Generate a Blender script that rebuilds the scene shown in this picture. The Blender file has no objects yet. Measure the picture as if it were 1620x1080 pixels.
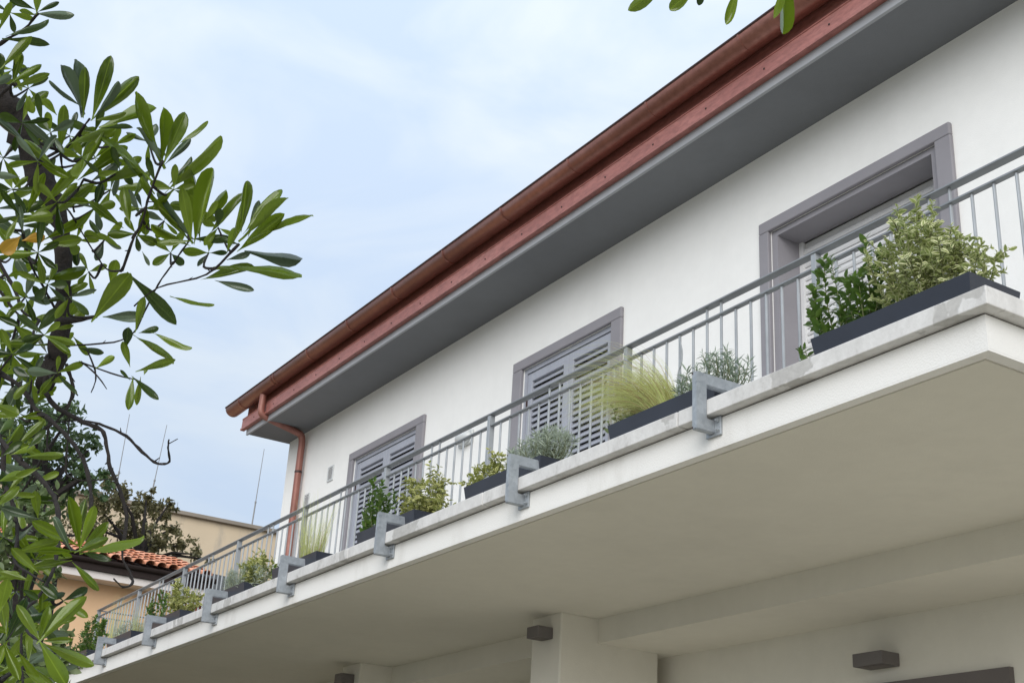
import bpy, bmesh, math, random
import numpy as np
from mathutils import Vector, Matrix

random.seed(7); rng = np.random.default_rng(7)
scn = bpy.context.scene
COL = scn.collection
GROUND = -1.6                      # eye level is z = 0

# ------------------------------------------------------------------ camera
AZ, EL, RO, FPX = math.radians(58.986), math.radians(23.0035), math.radians(3.3977), 2075.97
_d = Vector((-math.sin(AZ)*math.cos(EL), math.cos(AZ)*math.cos(EL), math.sin(EL)))
_r = Vector((math.cos(AZ), math.sin(AZ), 0)); _u = _r.cross(_d)
_c, _s = math.cos(RO), math.sin(RO)
RIGHT = _c*_r + _s*_u; UP = -_s*_r + _c*_u; FWD = _d
cam_d = bpy.data.cameras.new('camera'); cam = bpy.data.objects.new('camera', cam_d); COL.objects.link(cam)
cam.matrix_world = Matrix(((RIGHT.x, UP.x, -FWD.x, 0), (RIGHT.y, UP.y, -FWD.y, 0), (RIGHT.z, UP.z, -FWD.z, 0), (0, 0, 0, 1)))
cam_d.sensor_width = 36; cam_d.lens = 36*FPX/1620; cam_d.clip_start = 0.05; cam_d.clip_end = 2000
scn.camera = cam

# ------------------------------------------------------------------ sky, sun, exposure
SUN_EL, SUN_AZ = math.radians(26), math.radians(134)      # compass style: 0 = +Y, clockwise towards +X
world = bpy.data.worlds.new('World'); scn.world = world; world.use_nodes = True
wn = world.node_tree.nodes; wl = world.node_tree.links; wn.clear()
w_out = wn.new('ShaderNodeOutputWorld'); w_bg = wn.new('ShaderNodeBackground')
sky = wn.new('ShaderNodeTexSky'); sky.sky_type = 'NISHITA'; sky.sun_disc = False
sky.sun_elevation = SUN_EL; sky.sun_rotation = SUN_AZ; sky.air_density = 1.0; sky.dust_density = 2.0
tc = wn.new('ShaderNodeTexCoord'); sep = wn.new('ShaderNodeSeparateXYZ'); wl.new(tc.outputs['Generated'], sep.inputs[0])
mp = wn.new('ShaderNodeMapping'); mp.inputs['Scale'].default_value = (2.2, 2.2, 5.0); wl.new(tc.outputs['Generated'], mp.inputs[0])
nz = wn.new('ShaderNodeTexNoise'); nz.inputs['Scale'].default_value = 2.1; nz.inputs['Detail'].default_value = 7; nz.inputs['Roughness'].default_value = 0.5
nz.inputs['Distortion'].default_value = 0.6; wl.new(mp.outputs[0], nz.inputs['Vector'])
cr = wn.new('ShaderNodeValToRGB'); wl.new(nz.outputs['Fac'], cr.inputs[0])
cr.color_ramp.elements[0].position = 0.38; cr.color_ramp.elements[0].color = (6.9, 8.25, 10.2, 1)
cr.color_ramp.elements[1].position = 0.62; cr.color_ramp.elements[1].color = (8.6, 9.5, 10.4, 1)
# an overcast layer is brighter overhead than low down: L = Lz (1 + 2 sin h) / 3
m1 = wn.new('ShaderNodeMath'); m1.operation = 'MAXIMUM'; m1.inputs[1].default_value = 0; wl.new(sep.outputs['Z'], m1.inputs[0])
m2 = wn.new('ShaderNodeMath'); m2.operation = 'MULTIPLY_ADD'; m2.inputs[1].default_value = 0.70; m2.inputs[2].default_value = 0.76; wl.new(m1.outputs[0], m2.inputs[0])
vm = wn.new('ShaderNodeVectorMath'); vm.operation = 'SCALE'; wl.new(cr.outputs['Color'], vm.inputs[0]); wl.new(m2.outputs[0], vm.inputs['Scale'])
mx = wn.new('ShaderNodeMixRGB'); mx.inputs[0].default_value = 0.84; wl.new(sky.outputs[0], mx.inputs[1]); wl.new(vm.outputs[0], mx.inputs[2])
wl.new(mx.outputs[0], w_bg.inputs['Color']); w_bg.inputs['Strength'].default_value = 0.0595
wl.new(w_bg.outputs[0], w_out.inputs['Surface'])
sun_d = bpy.data.lights.new('sun', 'SUN'); sun = bpy.data.objects.new('sun', sun_d); COL.objects.link(sun)
sun_d.energy = 1.5; sun_d.angle = math.radians(45); sun_d.color = (1, 0.975, 0.94)
sv = Vector((math.sin(SUN_AZ)*math.cos(SUN_EL), math.cos(SUN_AZ)*math.cos(SUN_EL), math.sin(SUN_EL)))
sun.rotation_euler = sv.to_track_quat('Z', 'Y').to_euler(); sun.location = (6, -6, 12)
scn.view_settings.view_transform = 'Standard'; scn.view_settings.look = 'None'
scn.view_settings.exposure = 0.75; scn.view_settings.gamma = 1; scn.view_settings.use_curve_mapping = False

# ------------------------------------------------------------------ helpers
def ray(px, py):
    px = float(px); py = float(py); return ((px-810)/FPX)*RIGHT - ((py-540)/FPX)*UP + FWD
def at_y(px, py, y):
    d = ray(px, py); return d*(y/d.y)
def at_x(px, py, x):
    d = ray(px, py); return d*(x/d.x)
def at_t(px, py, t):
    return ray(px, py).normalized()*float(t)

class MB:
    def __init__(s): s.v = []; s.f = []
    def add(s, vs, fs):
        n = len(s.v); s.v += [tuple(v) for v in vs]; s.f += [tuple(i+n for i in f) for f in fs]; return s
    def box(s, x0, x1, y0, y1, z0, z1, b=0.0):
        if b <= 0:
            return s.add([(x0,y0,z0),(x1,y0,z0),(x1,y1,z0),(x0,y1,z0),(x0,y0,z1),(x1,y0,z1),(x1,y1,z1),(x0,y1,z1)],
                         [(0,3,2,1),(4,5,6,7),(0,1,5,4),(1,2,6,5),(2,3,7,6),(3,0,4,7)])
        bm = bmesh.new(); bmesh.ops.create_cube(bm, size=1)
        for v in bm.verts:
            v.co = Vector(((x0+x1)/2+v.co.x*(x1-x0), (y0+y1)/2+v.co.y*(y1-y0), (z0+z1)/2+v.co.z*(z1-z0)))
        bmesh.ops.bevel(bm, geom=list(bm.edges), offset=b, segments=2, affect='EDGES', profile=0.5)
        bm.verts.index_update()
        s.add([v.co[:] for v in bm.verts], [[v.index for v in f.verts] for f in bm.faces]); bm.free(); return s
    def prism(s, prof, x0, x1):      # profile of (y, z), extruded along x
        n = len(prof)
        vs = [(x0, y, z) for y, z in prof]+[(x1, y, z) for y, z in prof]
        return s.add(vs, [tuple(range(n))[::-1], tuple(range(n, 2*n))]+[(i, (i+1) % n, n+(i+1) % n, n+i) for i in range(n)])
    def tube(s, pts, rad, n=8, cap=True):
        pts = [Vector(p) for p in pts]
        if not isinstance(rad, (list, tuple)): rad = [rad]*len(pts)
        vs = []; nx = None
        for i, p in enumerate(pts):
            t = (pts[min(i+1, len(pts)-1)]-pts[max(i-1, 0)]).normalized()
            if nx is None: nx = t.orthogonal().normalized()
            nx = (nx - t*nx.dot(t)).normalized(); b = t.cross(nx)
            for k in range(n):
                a = 2*math.pi*k/n; vs.append(p+rad[i]*(math.cos(a)*nx+math.sin(a)*b))
        fs = [(i*n+k, i*n+(k+1) % n, (i+1)*n+(k+1) % n, (i+1)*n+k) for i in range(len(pts)-1) for k in range(n)]
        if cap: fs += [tuple(range(n))[::-1], tuple((len(pts)-1)*n+k for k in range(n))]
        return s.add(vs, fs)
    def mesh(s, name, smooth=False):
        me = bpy.data.meshes.new(name); me.from_pydata(s.v, [], s.f)
        bm = bmesh.new(); bm.from_mesh(me); bmesh.ops.recalc_face_normals(bm, faces=bm.faces); bm.to_mesh(me); bm.free()
        if smooth: me.shade_smooth()
        me.update(); return me

WL = {}
def empty(name, loc, label, cat, group=None):
    o = bpy.data.objects.new(name, None); COL.objects.link(o); o.location = loc; o.empty_display_size = 0.1
    WL[o.name] = Vector(loc); tag(o, label, cat, group); return o
def tag(o, label, cat, group=None):
    o['label'] = label; o['category'] = cat
    if group: o['group'] = group
    return o
def put(name, me, mat, parent=None, loc=(0, 0, 0), rot=None, scale=None, mw=None):
    """link a mesh; loc is in scene coordinates, parents only translate"""
    o = bpy.data.objects.new(name, me); COL.objects.link(o)
    if mat and not me.materials: me.materials.append(mat)
    w = Vector(loc); WL[o.name] = w
    if parent:
        o.parent = parent; w = w-WL[parent.name]
    o.location = w
    if rot is not None: o.rotation_euler = rot
    if scale is not None: o.scale = scale
    return o
def part(name, mb, mat, parent, smooth=False):
    """build a mesh written in scene coordinates as a child whose origin lies in the mesh's middle"""
    a = np.array(mb.v); c = (a.min(0)+a.max(0))/2
    mb.v = [tuple(v) for v in (a-c)]
    return put(name, mb.mesh(name, smooth), mat, parent, tuple(c))
def smooth_path(pts, n=4):
    """Catmull-Rom through tuples of any length"""
    P = [np.array(p, float) for p in pts]; out = []
    for i in range(len(P)-1):
        p0, p1, p2, p3 = P[max(i-1, 0)], P[i], P[i+1], P[min(i+2, len(P)-1)]
        for k in range(n):
            t = k/n
            out.append(0.5*((2*p1)+(p2-p0)*t+(2*p0-5*p1+4*p2-p3)*t*t+(3*p1-p0-3*p2+p3)*t**3))
    out.append(P[-1]); return out

# ------------------------------------------------------------------ materials
class NT:
    def __init__(s, name):
        s.m = bpy.data.materials.new(name); s.m.use_nodes = True; s.n = s.m.node_tree.nodes; s.l = s.m.node_tree.links
        s.b = s.n['Principled BSDF']; s.out = s.n['Material Output']
    def new(s, t, **k):
        n = s.n.new(t)
        for a, v in k.items(): setattr(n, a, v)
        return n
    def pos(s): return s.new('ShaderNodeNewGeometry').outputs['Position']
    def noise(s, scale, detail=4, rough=0.55, vec=None, stretch=None):
        n = s.new('ShaderNodeTexNoise'); n.inputs['Scale'].default_value = scale; n.inputs['Detail'].default_value = detail; n.inputs['Roughness'].default_value = rough
        v = vec or s.pos()
        if stretch:
            m = s.new('ShaderNodeMapping'); m.inputs['Scale'].default_value = stretch; s.l.new(v, m.inputs[0]); v = m.outputs[0]
        s.l.new(v, n.inputs['Vector']); return n.outputs['Fac']
    def ramp(s, fac, *stops):
        r = s.new('ShaderNodeValToRGB'); e = r.color_ramp.elements
        while len(e) < len(stops): e.new(0.5)
        for i, (p, c) in enumerate(stops):
            e[i].position = p; e[i].color = (*c, 1) if len(c) == 3 else c
        s.l.new(fac, r.inputs[0]); return r.outputs[0]
    def mix(s, fac, a, b, blend='MIX'):
        m = s.new('ShaderNodeMixRGB', blend_type=blend)
        for i, v in ((0, fac), (1, a), (2, b)):
            if isinstance(v, (int, float)): m.inputs[i].default_value = v
            elif isinstance(v, tuple): m.inputs[i].default_value = (*v, 1)
            else: s.l.new(v, m.inputs[i])
        return m.outputs[0]
    def bump(s, h, strength, dist=0.01):
        b = s.new('ShaderNodeBump'); b.inputs['Strength'].default_value = strength; b.inputs['Distance'].default_value = dist
        s.l.new(h, b.inputs['Height']); s.l.new(b.outputs[0], s.b.inputs['Normal'])
    def col(s, c):
        if isinstance(c, tuple): s.b.inputs['Base Color'].default_value = (*c, 1)
        else: s.l.new(c, s.b.inputs['Base Color'])
    def setp(s, **k):
        for a, v in k.items():
            i = s.b.inputs[a.replace('_', ' ')]
            if isinstance(v, (int, float)): i.default_value = v
            else: s.l.new(v, i)
def sc(c, k): return tuple(min(1, x*k) for x in c)

def plaster(name, c, var=0.06, grain=0.35, stains=0.0, rough=0.9):
    t = NT(name)
    a = t.ramp(t.noise(0.9, 5), (0.3, sc(c, 1-var)), (0.7, sc(c, 1+var*0.4)))
    if stains:
        st = t.ramp(t.noise(3.0, 6, 0.65, stretch=(1, 1, 0.35)), (0.55, (0, 0, 0)), (0.78, (stains,)*3))
        a = t.mix(st, a, sc((0.42, 0.38, 0.32), 0.8))
    t.col(a); t.setp(Roughness=rough)
    t.bump(t.noise(130, 3, 0.6), grain, 0.004); return t.m
def paint(name, c, rough=0.5, var=0.05, bump=0.08, metallic=0.0):
    t = NT(name)
    t.col(t.ramp(t.noise(5, 5), (0.3, sc(c, 1-var)), (0.7, sc(c, 1+var)))); t.setp(Roughness=rough, Metallic=metallic)
    t.bump(t.noise(90, 2), bump, 0.002); return t.m

def weathered(name, c, rough=0.9, mark=0.10, streak=0.12, crack=0.0):
    """plaster with cloudy roller marks, faint water stains and rain streaks of their own shape"""
    t = NT(name)
    a = t.ramp(t.noise(0.55, 6, 0.6), (0.3, sc(c, 1-mark)), (0.7, sc(c, 1+mark*0.35)))
    a = t.mix(t.ramp(t.noise(1.7, 7, 0.68, stretch=(1, 1, 0.22)), (0.5, (0, 0, 0)), (0.85, (streak*2,)*3)), a, sc(c, 0.62))
    a = t.mix(t.ramp(t.noise(11, 4, 0.6), (0.35, (0.10,)*3), (0.65, (0, 0, 0))), a, sc(c, 0.75))
    if crack:
        v = t.new('ShaderNodeTexVoronoi', feature='DISTANCE_TO_EDGE'); v.inputs['Scale'].default_value = 0.45
        nz_ = t.new('ShaderNodeTexNoise'); nz_.inputs['Scale'].default_value = 2.5; nz_.inputs['Detail'].default_value = 6; t.l.new(t.pos(), nz_.inputs['Vector'])
        mxv = t.new('ShaderNodeMixRGB'); mxv.inputs[0].default_value = 0.22; t.l.new(t.pos(), mxv.inputs[1]); t.l.new(nz_.outputs['Color'], mxv.inputs[2]); t.l.new(mxv.outputs[0], v.inputs['Vector'])
        a = t.mix(t.ramp(v.outputs['Distance'], (0.0, (crack,)*3), (0.006, (0, 0, 0))), a, sc(c, 0.55))
    t.col(a); t.setp(Roughness=rough)
    h = t.mix(0.35, t.noise(120, 4, 0.65), t.noise(14, 3)); t.bump(h, 0.35, 0.006); return t.m
M = {}
M['wall'] = weathered('white_plaster', (0.84, 0.835, 0.815), 0.9, 0.06, 0.10)
M['fascia'] = plaster('white_masonry_paint', (0.78, 0.77, 0.745), 0.07, 0.55, 0.35)
M['porch'] = weathered('cream_plaster', (0.70, 0.675, 0.60), 0.9, 0.09, 0.10)
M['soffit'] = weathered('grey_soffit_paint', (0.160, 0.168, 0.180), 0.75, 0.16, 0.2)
M['band'] = paint('grey_band_paint', (0.33, 0.34, 0.36), 0.6, 0.06)
M['surround'] = paint('warm_grey_surround', (0.245, 0.235, 0.255), 0.7, 0.05, 0.2)
M['shutter'] = paint('blue_grey_shutter', (0.33, 0.345, 0.395), 0.5, 0.06)
M['roller'] = paint('pale_grey_roller', (0.66, 0.66, 0.665), 0.5, 0.05)
M['dark'] = paint('dark_glass_room', (0.012, 0.013, 0.016), 0.25)
M['lamp'] = paint('anthracite_lamp', (0.135, 0.123, 0.12), 0.6, 0.1)
M['lampglass'] = paint('pale_lamp_diffuser', (0.55, 0.57, 0.57), 0.35)
M['planter'] = paint('charcoal_planter', (0.020, 0.024, 0.036), 0.45, 0.15, 0.1)
M['walk'] = plaster('pale_walkway', (0.62, 0.60, 0.56), 0.1, 0.4)
M['gfdoor'] = paint('brown_grey_frame', (0.12, 0.105, 0.10), 0.6)
M['tube'] = paint('grey_plastic', (0.30, 0.32, 0.33), 0.4)

t = NT('copper'); n1 = t.noise(2.2, 6, 0.6, stretch=(0.5, 1, 1)); n2 = t.noise(24, 4)
t.col(t.mix(t.ramp(n2, (0.35, (0, 0, 0)), (0.75, (0.5,)*3)), t.ramp(n1, (0.25, (0.21, 0.088, 0.066)), (0.55, (0.33, 0.145, 0.112)), (0.8, (0.43, 0.215, 0.175))), (0.16, 0.07, 0.054)))
t.setp(Roughness=0.36, Metallic=0.6); t.bump(t.noise(14, 3), 0.12, 0.006); M['copper'] = t.m
t = NT('copper_flashing'); n1 = t.noise(2.2, 6, 0.6, stretch=(0.4, 1, 1)); n2 = t.noise(26, 6, 0.65, stretch=(0.5, 1, 1.5))
t.col(t.mix(t.ramp(n2, (0.4, (0, 0, 0)), (0.72, (0.75,)*3)), t.ramp(n1, (0.3, (0.29, 0.105, 0.088)), (0.55, (0.41, 0.165, 0.14)), (0.8, (0.48, 0.235, 0.205))), (0.19, 0.075, 0.062)))
t.setp(Roughness=0.45, Metallic=0.2); t.bump(t.noise(6, 3), 0.15, 0.01); M['flashing'] = t.m
t = NT('dull_copper_pipe'); t.col(t.ramp(t.noise(7, 6, 0.6, stretch=(1, 1, 0.5)), (0.25, (0.17, 0.068, 0.05)), (0.55, (0.27, 0.11, 0.085)), (0.8, (0.33, 0.16, 0.13)))); t.setp(Roughness=0.52, Metallic=0.15); t.bump(t.noise(10, 3), 0.12, 0.004); M['pipe'] = t.m
M['rim'] = paint('dark_copper_rim', (0.045, 0.022, 0.02), 0.6)

t = NT('galvanised_steel'); vo = t.new('ShaderNodeTexVoronoi'); vo.inputs['Scale'].default_value = 55; t.l.new(t.pos(), vo.inputs['Vector'])
g = t.mix(0.5, t.ramp(vo.outputs['Color'], (0.0, (0.25, 0.275, 0.30)), (1.0, (0.43, 0.46, 0.49))), t.ramp(t.noise(9, 5), (0.3, (0.24, 0.265, 0.29)), (0.7, (0.44, 0.47, 0.50))))
t.col(g); t.setp(Metallic=0.45, Roughness=0.5); t.bump(t.noise(40, 3), 0.1, 0.002); M['galv'] = t.m
M['rail'] = paint('dull_galvanised_rail', (0.235, 0.248, 0.262), 0.5, 0.14, 0.12, 0.3)
M['bar'] = paint('galvanised_bar', (0.33, 0.35, 0.37), 0.5, 0.16, 0.12, 0.3)

t = NT('peeling_coping_coat')
patch = t.ramp(t.noise(2.1, 5, 0.55), (0.605, (0, 0, 0)), (0.618, (1, 1, 1)))
dirt = t.ramp(t.noise(9, 8, 0.72, stretch=(1, 1, 0.6)), (0.36, (0.66, 0.65, 0.635)), (0.56, (0.56, 0.55, 0.535)), (0.76, (0.33, 0.315, 0.295)))
t.col(t.mix(patch, dirt, t.ramp(t.noise(30, 4), (0.3, (0.39, 0.38, 0.365)), (0.7, (0.48, 0.47, 0.45))))); t.setp(Roughness=0.8)
h = t.mix(0.5, t.noise(70, 4), t.mix(1.0, (1, 1, 1), patch, 'SUBTRACT')); t.bump(h, 0.4, 0.006); M['coping'] = t.m

t = NT('soil'); t.col(t.ramp(t.noise(60, 5), (0.3, (0.012, 0.009, 0.007)), (0.7, (0.06, 0.045, 0.03)))); t.setp(Roughness=1); t.bump(t.noise(80, 4), 0.8, 0.02); M['soil'] = t.m
t = NT('bark'); t.col(t.ramp(t.noise(45, 6, 0.65), (0.3, (0.005, 0.004, 0.004)), (0.7, (0.028, 0.021, 0.018)))); t.setp(Roughness=0.9); t.bump(t.noise(120, 5, 0.7), 0.8, 0.006); M['bark'] = t.m
t = NT('green_twig'); t.col(t.ramp(t.noise(60, 3), (0.3, (0.09, 0.105, 0.04)), (0.7, (0.16, 0.165, 0.075)))); t.setp(Roughness=0.7); M['twig'] = t.m

t = NT('terracotta'); oi = t.new('ShaderNodeObjectInfo')
t.col(t.mix(t.ramp(t.noise(12, 5), (0.4, (0, 0, 0)), (0.75, (0.55,)*3)), t.ramp(oi.outputs['Random'], (0.0, (0.58, 0.24, 0.13)), (0.5, (0.72, 0.33, 0.20)), (1.0, (0.78, 0.44, 0.31))), (0.30, 0.13, 0.08)))
t.setp(Roughness=0.85); t.bump(t.noise(60, 3), 0.3, 0.01); M['tile'] = t.m
M['peach'] = plaster('peach_render', (0.74, 0.49, 0.29), 0.07, 0.3, 0.2)
M['cornice'] = plaster('cornice_paint', (0.72, 0.66, 0.62), 0.06, 0.2)
M['eave'] = paint('dark_brown_eave', (0.022, 0.013, 0.011), 0.9)
M['beige'] = plaster('beige_render', (0.60, 0.485, 0.34), 0.10, 0.4, 0.6)
M['beigecap'] = plaster('weathered_cap', (0.27, 0.23, 0.185), 0.2, 0.4)
M['mast'] = paint('weathered_mast', (0.22, 0.22, 0.22), 0.5)
M['farred'] = plaster('red_brown_render', (0.36, 0.13, 0.09), 0.15, 0.3)
M['slate'] = paint('grey_roof_sheet', (0.10, 0.105, 0.11), 0.7, 0.1)
M['low_bounce'] = plaster('dark_low_bounce_ground', (0.085, 0.08, 0.045), 0.3, 0.6)
M['ground'] = plaster('pale_bounce_paving', (0.42, 0.385, 0.31), 0.15, 0.4)
M['rooftile'] = paint('roof_sheet', (0.30, 0.13, 0.09), 0.8, 0.2)

def leaf_mat(name, lo, hi, under, rough=0.35, trans=0.35, rim=None, per_object=False, spec=0.5):
    t = NT(name)
    if per_object: r = t.new('ShaderNodeObjectInfo').outputs['Random']
    else:
        a = t.new('ShaderNodeAttribute'); a.attribute_name = 'rnd'; r = a.outputs['Fac']
    c = t.ramp(r, (0.0, lo), (1.0, hi))
    if rim:
        e = t.new('ShaderNodeAttribute'); e.attribute_name = 'rim'
        jag = t.new('ShaderNodeMath', operation='MULTIPLY_ADD'); t.l.new(t.noise(90, 2), jag.inputs[0]); jag.inputs[1].default_value = 0.5; t.l.new(e.outputs['Fac'], jag.inputs[2])
        c = t.mix(t.ramp(jag.outputs[0], (0.62, (0, 0, 0)), (0.72, (1, 1, 1))), c, rim)
    elif per_object:
        gx = t.new('ShaderNodeSeparateXYZ'); t.l.new(t.new('ShaderNodeTexCoord').outputs['Generated'], gx.inputs[0])
        d_ = t.new('ShaderNodeMath', operation='SUBTRACT'); t.l.new(gx.outputs['X'], d_.inputs[0]); d_.inputs[1].default_value = 0.5
        d2 = t.new('ShaderNodeMath', operation='ABSOLUTE'); t.l.new(d_.outputs[0], d2.inputs[0])
        c = t.mix(t.ramp(t.noise(22, 4, 0.6), (0.38, (0, 0, 0)), (0.7, (0.55,)*3)), c, sc(hi, 1.5))
        c = t.mix(t.ramp(t.noise(160, 3), (0.62, (0, 0, 0)), (0.72, (0.35,)*3)), c, sc(lo, 0.8))
        c = t.mix(t.ramp(d2.outputs[0], (0.018, (0.75,)*3), (0.045, (0, 0, 0))), c, sc(under, 1.5))
    else:
        c = t.mix(t.ramp(t.noise(25, 3), (0.4, (0, 0, 0)), (0.75, (0.35,)*3)), c, sc(hi, 1.15))
    g = t.new('ShaderNodeNewGeometry')
    c2 = t.mix(g.outputs['Backfacing'], c, t.mix(0.55, c, under))
    t.col(c2); t.setp(Roughness=rough); t.b.inputs['Specular IOR Level'].default_value = spec
    tr = t.new('ShaderNodeBsdfTranslucent'); t.l.new(t.mix(0.55, c, sc(under, 1.6)), tr.inputs['Color'])
    ms = t.new('ShaderNodeMixShader'); ms.inputs[0].default_value = trans
    t.l.new(t.b.outputs[0], ms.inputs[1]); t.l.new(tr.outputs[0], ms.inputs[2]); t.l.new(ms.outputs[0], t.out.inputs['Surface'])
    return t.m
M['leaf'] = leaf_mat('leathery_leaf', (0.005, 0.017, 0.002), (0.105, 0.165, 0.009), (0.150, 0.215, 0.018), 0.20, 0.40, per_object=True)
M['leafdark'] = leaf_mat('old_dark_leaf', (0.006, 0.020, 0.003), (0.012, 0.034, 0.005), (0.05, 0.085, 0.012), 0.22, 0.3, per_object=True)
M['leaffresh'] = leaf_mat('fresh_leaf', (0.08, 0.135, 0.009), (0.11, 0.165, 0.010), (0.15, 0.21, 0.02), 0.25, 0.42, per_object=True)
M['leafyel'] = leaf_mat('yellowing_leaf', (0.30, 0.15, 0.012), (0.42, 0.24, 0.02), (0.40, 0.24, 0.03), 0.4, 0.4, per_object=True)
M['leafgrey'] = leaf_mat('waxy_leaf', (0.022, 0.042, 0.020), (0.055, 0.085, 0.042), (0.12, 0.16, 0.10), 0.22, 0.25, per_object=True)
M['glossy'] = leaf_mat('glossy_dark_leaf', (0.030, 0.075, 0.010), (0.13, 0.21, 0.026), (0.09, 0.16, 0.04), 0.3, 0.3)
M['varieg'] = leaf_mat('variegated_leaf', (0.09, 0.145, 0.028), (0.24, 0.29, 0.065), (0.24, 0.30, 0.10), 0.45, 0.35, rim=(0.72, 0.71, 0.42))
M['varieg2'] = leaf_mat('yellow_variegated_leaf', (0.11, 0.14, 0.02), (0.24, 0.26, 0.05), (0.24, 0.28, 0.07), 0.45, 0.35, rim=(0.56, 0.54, 0.22))
M['silver'] = leaf_mat('silver_leaf', (0.19, 0.235, 0.17), (0.44, 0.49, 0.39), (0.42, 0.47, 0.38), 0.7, 0.25)
M['rosemary'] = leaf_mat('grey_green_needle', (0.12, 0.18, 0.115), (0.33, 0.40, 0.30), (0.30, 0.36, 0.27), 0.6, 0.2)
M['grass'] = leaf_mat('pale_grass', (0.34, 0.39, 0.12), (0.68, 0.71, 0.34), (0.54, 0.58, 0.25), 0.6, 0.45)
M['drygrass'] = leaf_mat('tan_grass', (0.24, 0.17, 0.075), (0.40, 0.30, 0.15), (0.36, 0.27, 0.13), 0.7, 0.35)
M['everg'] = leaf_mat('dark_evergreen', (0.022, 0.050, 0.017), (0.085, 0.135, 0.045), (0.08, 0.13, 0.05), 0.5, 0.25)
M['olive'] = leaf_mat('brown_olive_leaf', (0.06, 0.06, 0.024), (0.19, 0.17, 0.075), (0.16, 0.15, 0.07), 0.5, 0.25)
M['palegreen'] = leaf_mat('pale_green_leaf', (0.07, 0.11, 0.035), (0.17, 0.22, 0.09), (0.16, 0.21, 0.09), 0.5, 0.3)

# ------------------------------------------------------------------ ground
g = put('ground', MB().box(-150, 80, -80, 150, GROUND-0.3, GROUND).mesh('ground'), M['low_bounce']); g['kind'] = 'structure'  # unseen ground, kept dark to weaken the bounce under the porch's left
g = put('bounce_paving', MB().box(-7.5, 30, -14, 14, GROUND-0.05, GROUND+0.004).mesh('bounce_paving'), M['ground']); g['kind'] = 'structure'  # unseen pale patch, added to bounce more light under the porch's right

# ------------------------------------------------------------------ the house
XL, XR = -14.15, 1.6                       # left gable, right end (out of frame)
YW, YE, YF = 5.5, 4.98, 3.5                # upper wall, eave edge, slab fascia
ZS, ZC, ZT = 1.81, 2.023, 4.873            # slab soffit, coping top, eave soffit
XS = -2.671                                # slab right end
house = empty('house', (-6.5, 6.5, GROUND), 'white two storey house with grey shuttered doors and copper guttered eaves', 'house')
doors = [(-12.22, -10.81, 4.185), (-8.916, -7.621, 4.186), (-5.839, -4.417, 4.24)]     # opening x0, x1, head
w = MB(); xs = XL
for x0, x1, zt in doors:
    w.box(xs, x0, YW, 5.85, 1.93, 4.93); w.box(x0, x1, YW, 5.85, zt, 4.93); xs = x1
w.box(xs, XR, YW, 5.85, 1.93, 4.93)
w.box(XL, XL+0.3, 5.85, 12.5, 1.93, 4.93); w.box(XR-0.3, XR, 5.85, 12.5, 1.93, 4.93); w.box(XL, XR, 12.5, 12.8, 1.93, 4.93)
part('wall', w, M['wall'], house)
part('floor_slab', MB().box(XL, XR, 5.5, 12.8, 1.66, 1.925), M['porch'], house)
# ground floor
part('ground_floor_wall', MB().box(XL, XR, 5.92, 6.2, GROUND, 1.643).box(XL, XL+0.3, 6.2, 12.5, GROUND, 1.643).box(XR-.3, XR, 6.2, 12.5, GROUND, 1.643), M['porch'], house)
part('porch_ceiling_step', MB().box(XL-2.3, XR, 5.268, 6.3, 1.643, 1.7), M['porch'], house)
part('ceiling_beam', MB().box(XL-2.3, XS, 5.268, 5.49, 1.7, 1.8195), M['porch'], house)
for x in (-7.748, -10.82):
    part('pillar', MB().box(x, x+0.36, 4.96, 5.79, GROUND, 1.815, 0.012), M['porch'], house)
gd = part('door_surround', MB().box(-5.60, -4.548, 5.885, 5.93, GROUND, 1.267), M['gfdoor'], house)
gd['label'] = 'brown grey ground floor door surround'
# balcony slab: core, then three proud plaster fields so that a drip groove stays between them
slab = part('balcony_slab', MB().box(-16.62, XS, YF, 5.50, 1.818, 1.945), M['fascia'], house)
part('edge_strip', MB().box(-16.62, XS, YF+0.0005, YF+0.052, ZS, 1.8185), M['fascia'], slab)
part('edge_strip', MB().box(XS-0.055, XS-0.0005, YF+0.0525, 5.267, ZS, 1.8185), M['fascia'], slab)
part('soffit_panel', MB().box(-16.6, XS-0.066, YF+0.064, 5.2678, ZS, 1.8185), M['porch'], slab)
part('walkway', MB().box(-16.3, XS-0.3, 3.80, 5.499, 1.945, 1.97), M['walk'], slab)
edges = [-2.618, -4.28, -5.945, -7.62, -9.305, -11.03, -12.72, -14.41, -16.10, -16.67]
for a, b in zip(edges[:-1], edges[1:]):
    part('coping_stone', MB().box(b+0.004, a-(0.004 if a != -2.618 else 0), 3.447, 3.797, 1.952, ZC, 0.004), M['coping'], slab)
part('coping_stone', MB().box(XS-0.30, -2.618, 3.801, 5.49, 1.952, ZC, 0.006), M['coping'], slab)
part('mortar_bed', MB().box(-16.6, XS-0.004, YF+0.006, 3.79, 1.9445, 1.9525), M['gfdoor'], slab)

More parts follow.
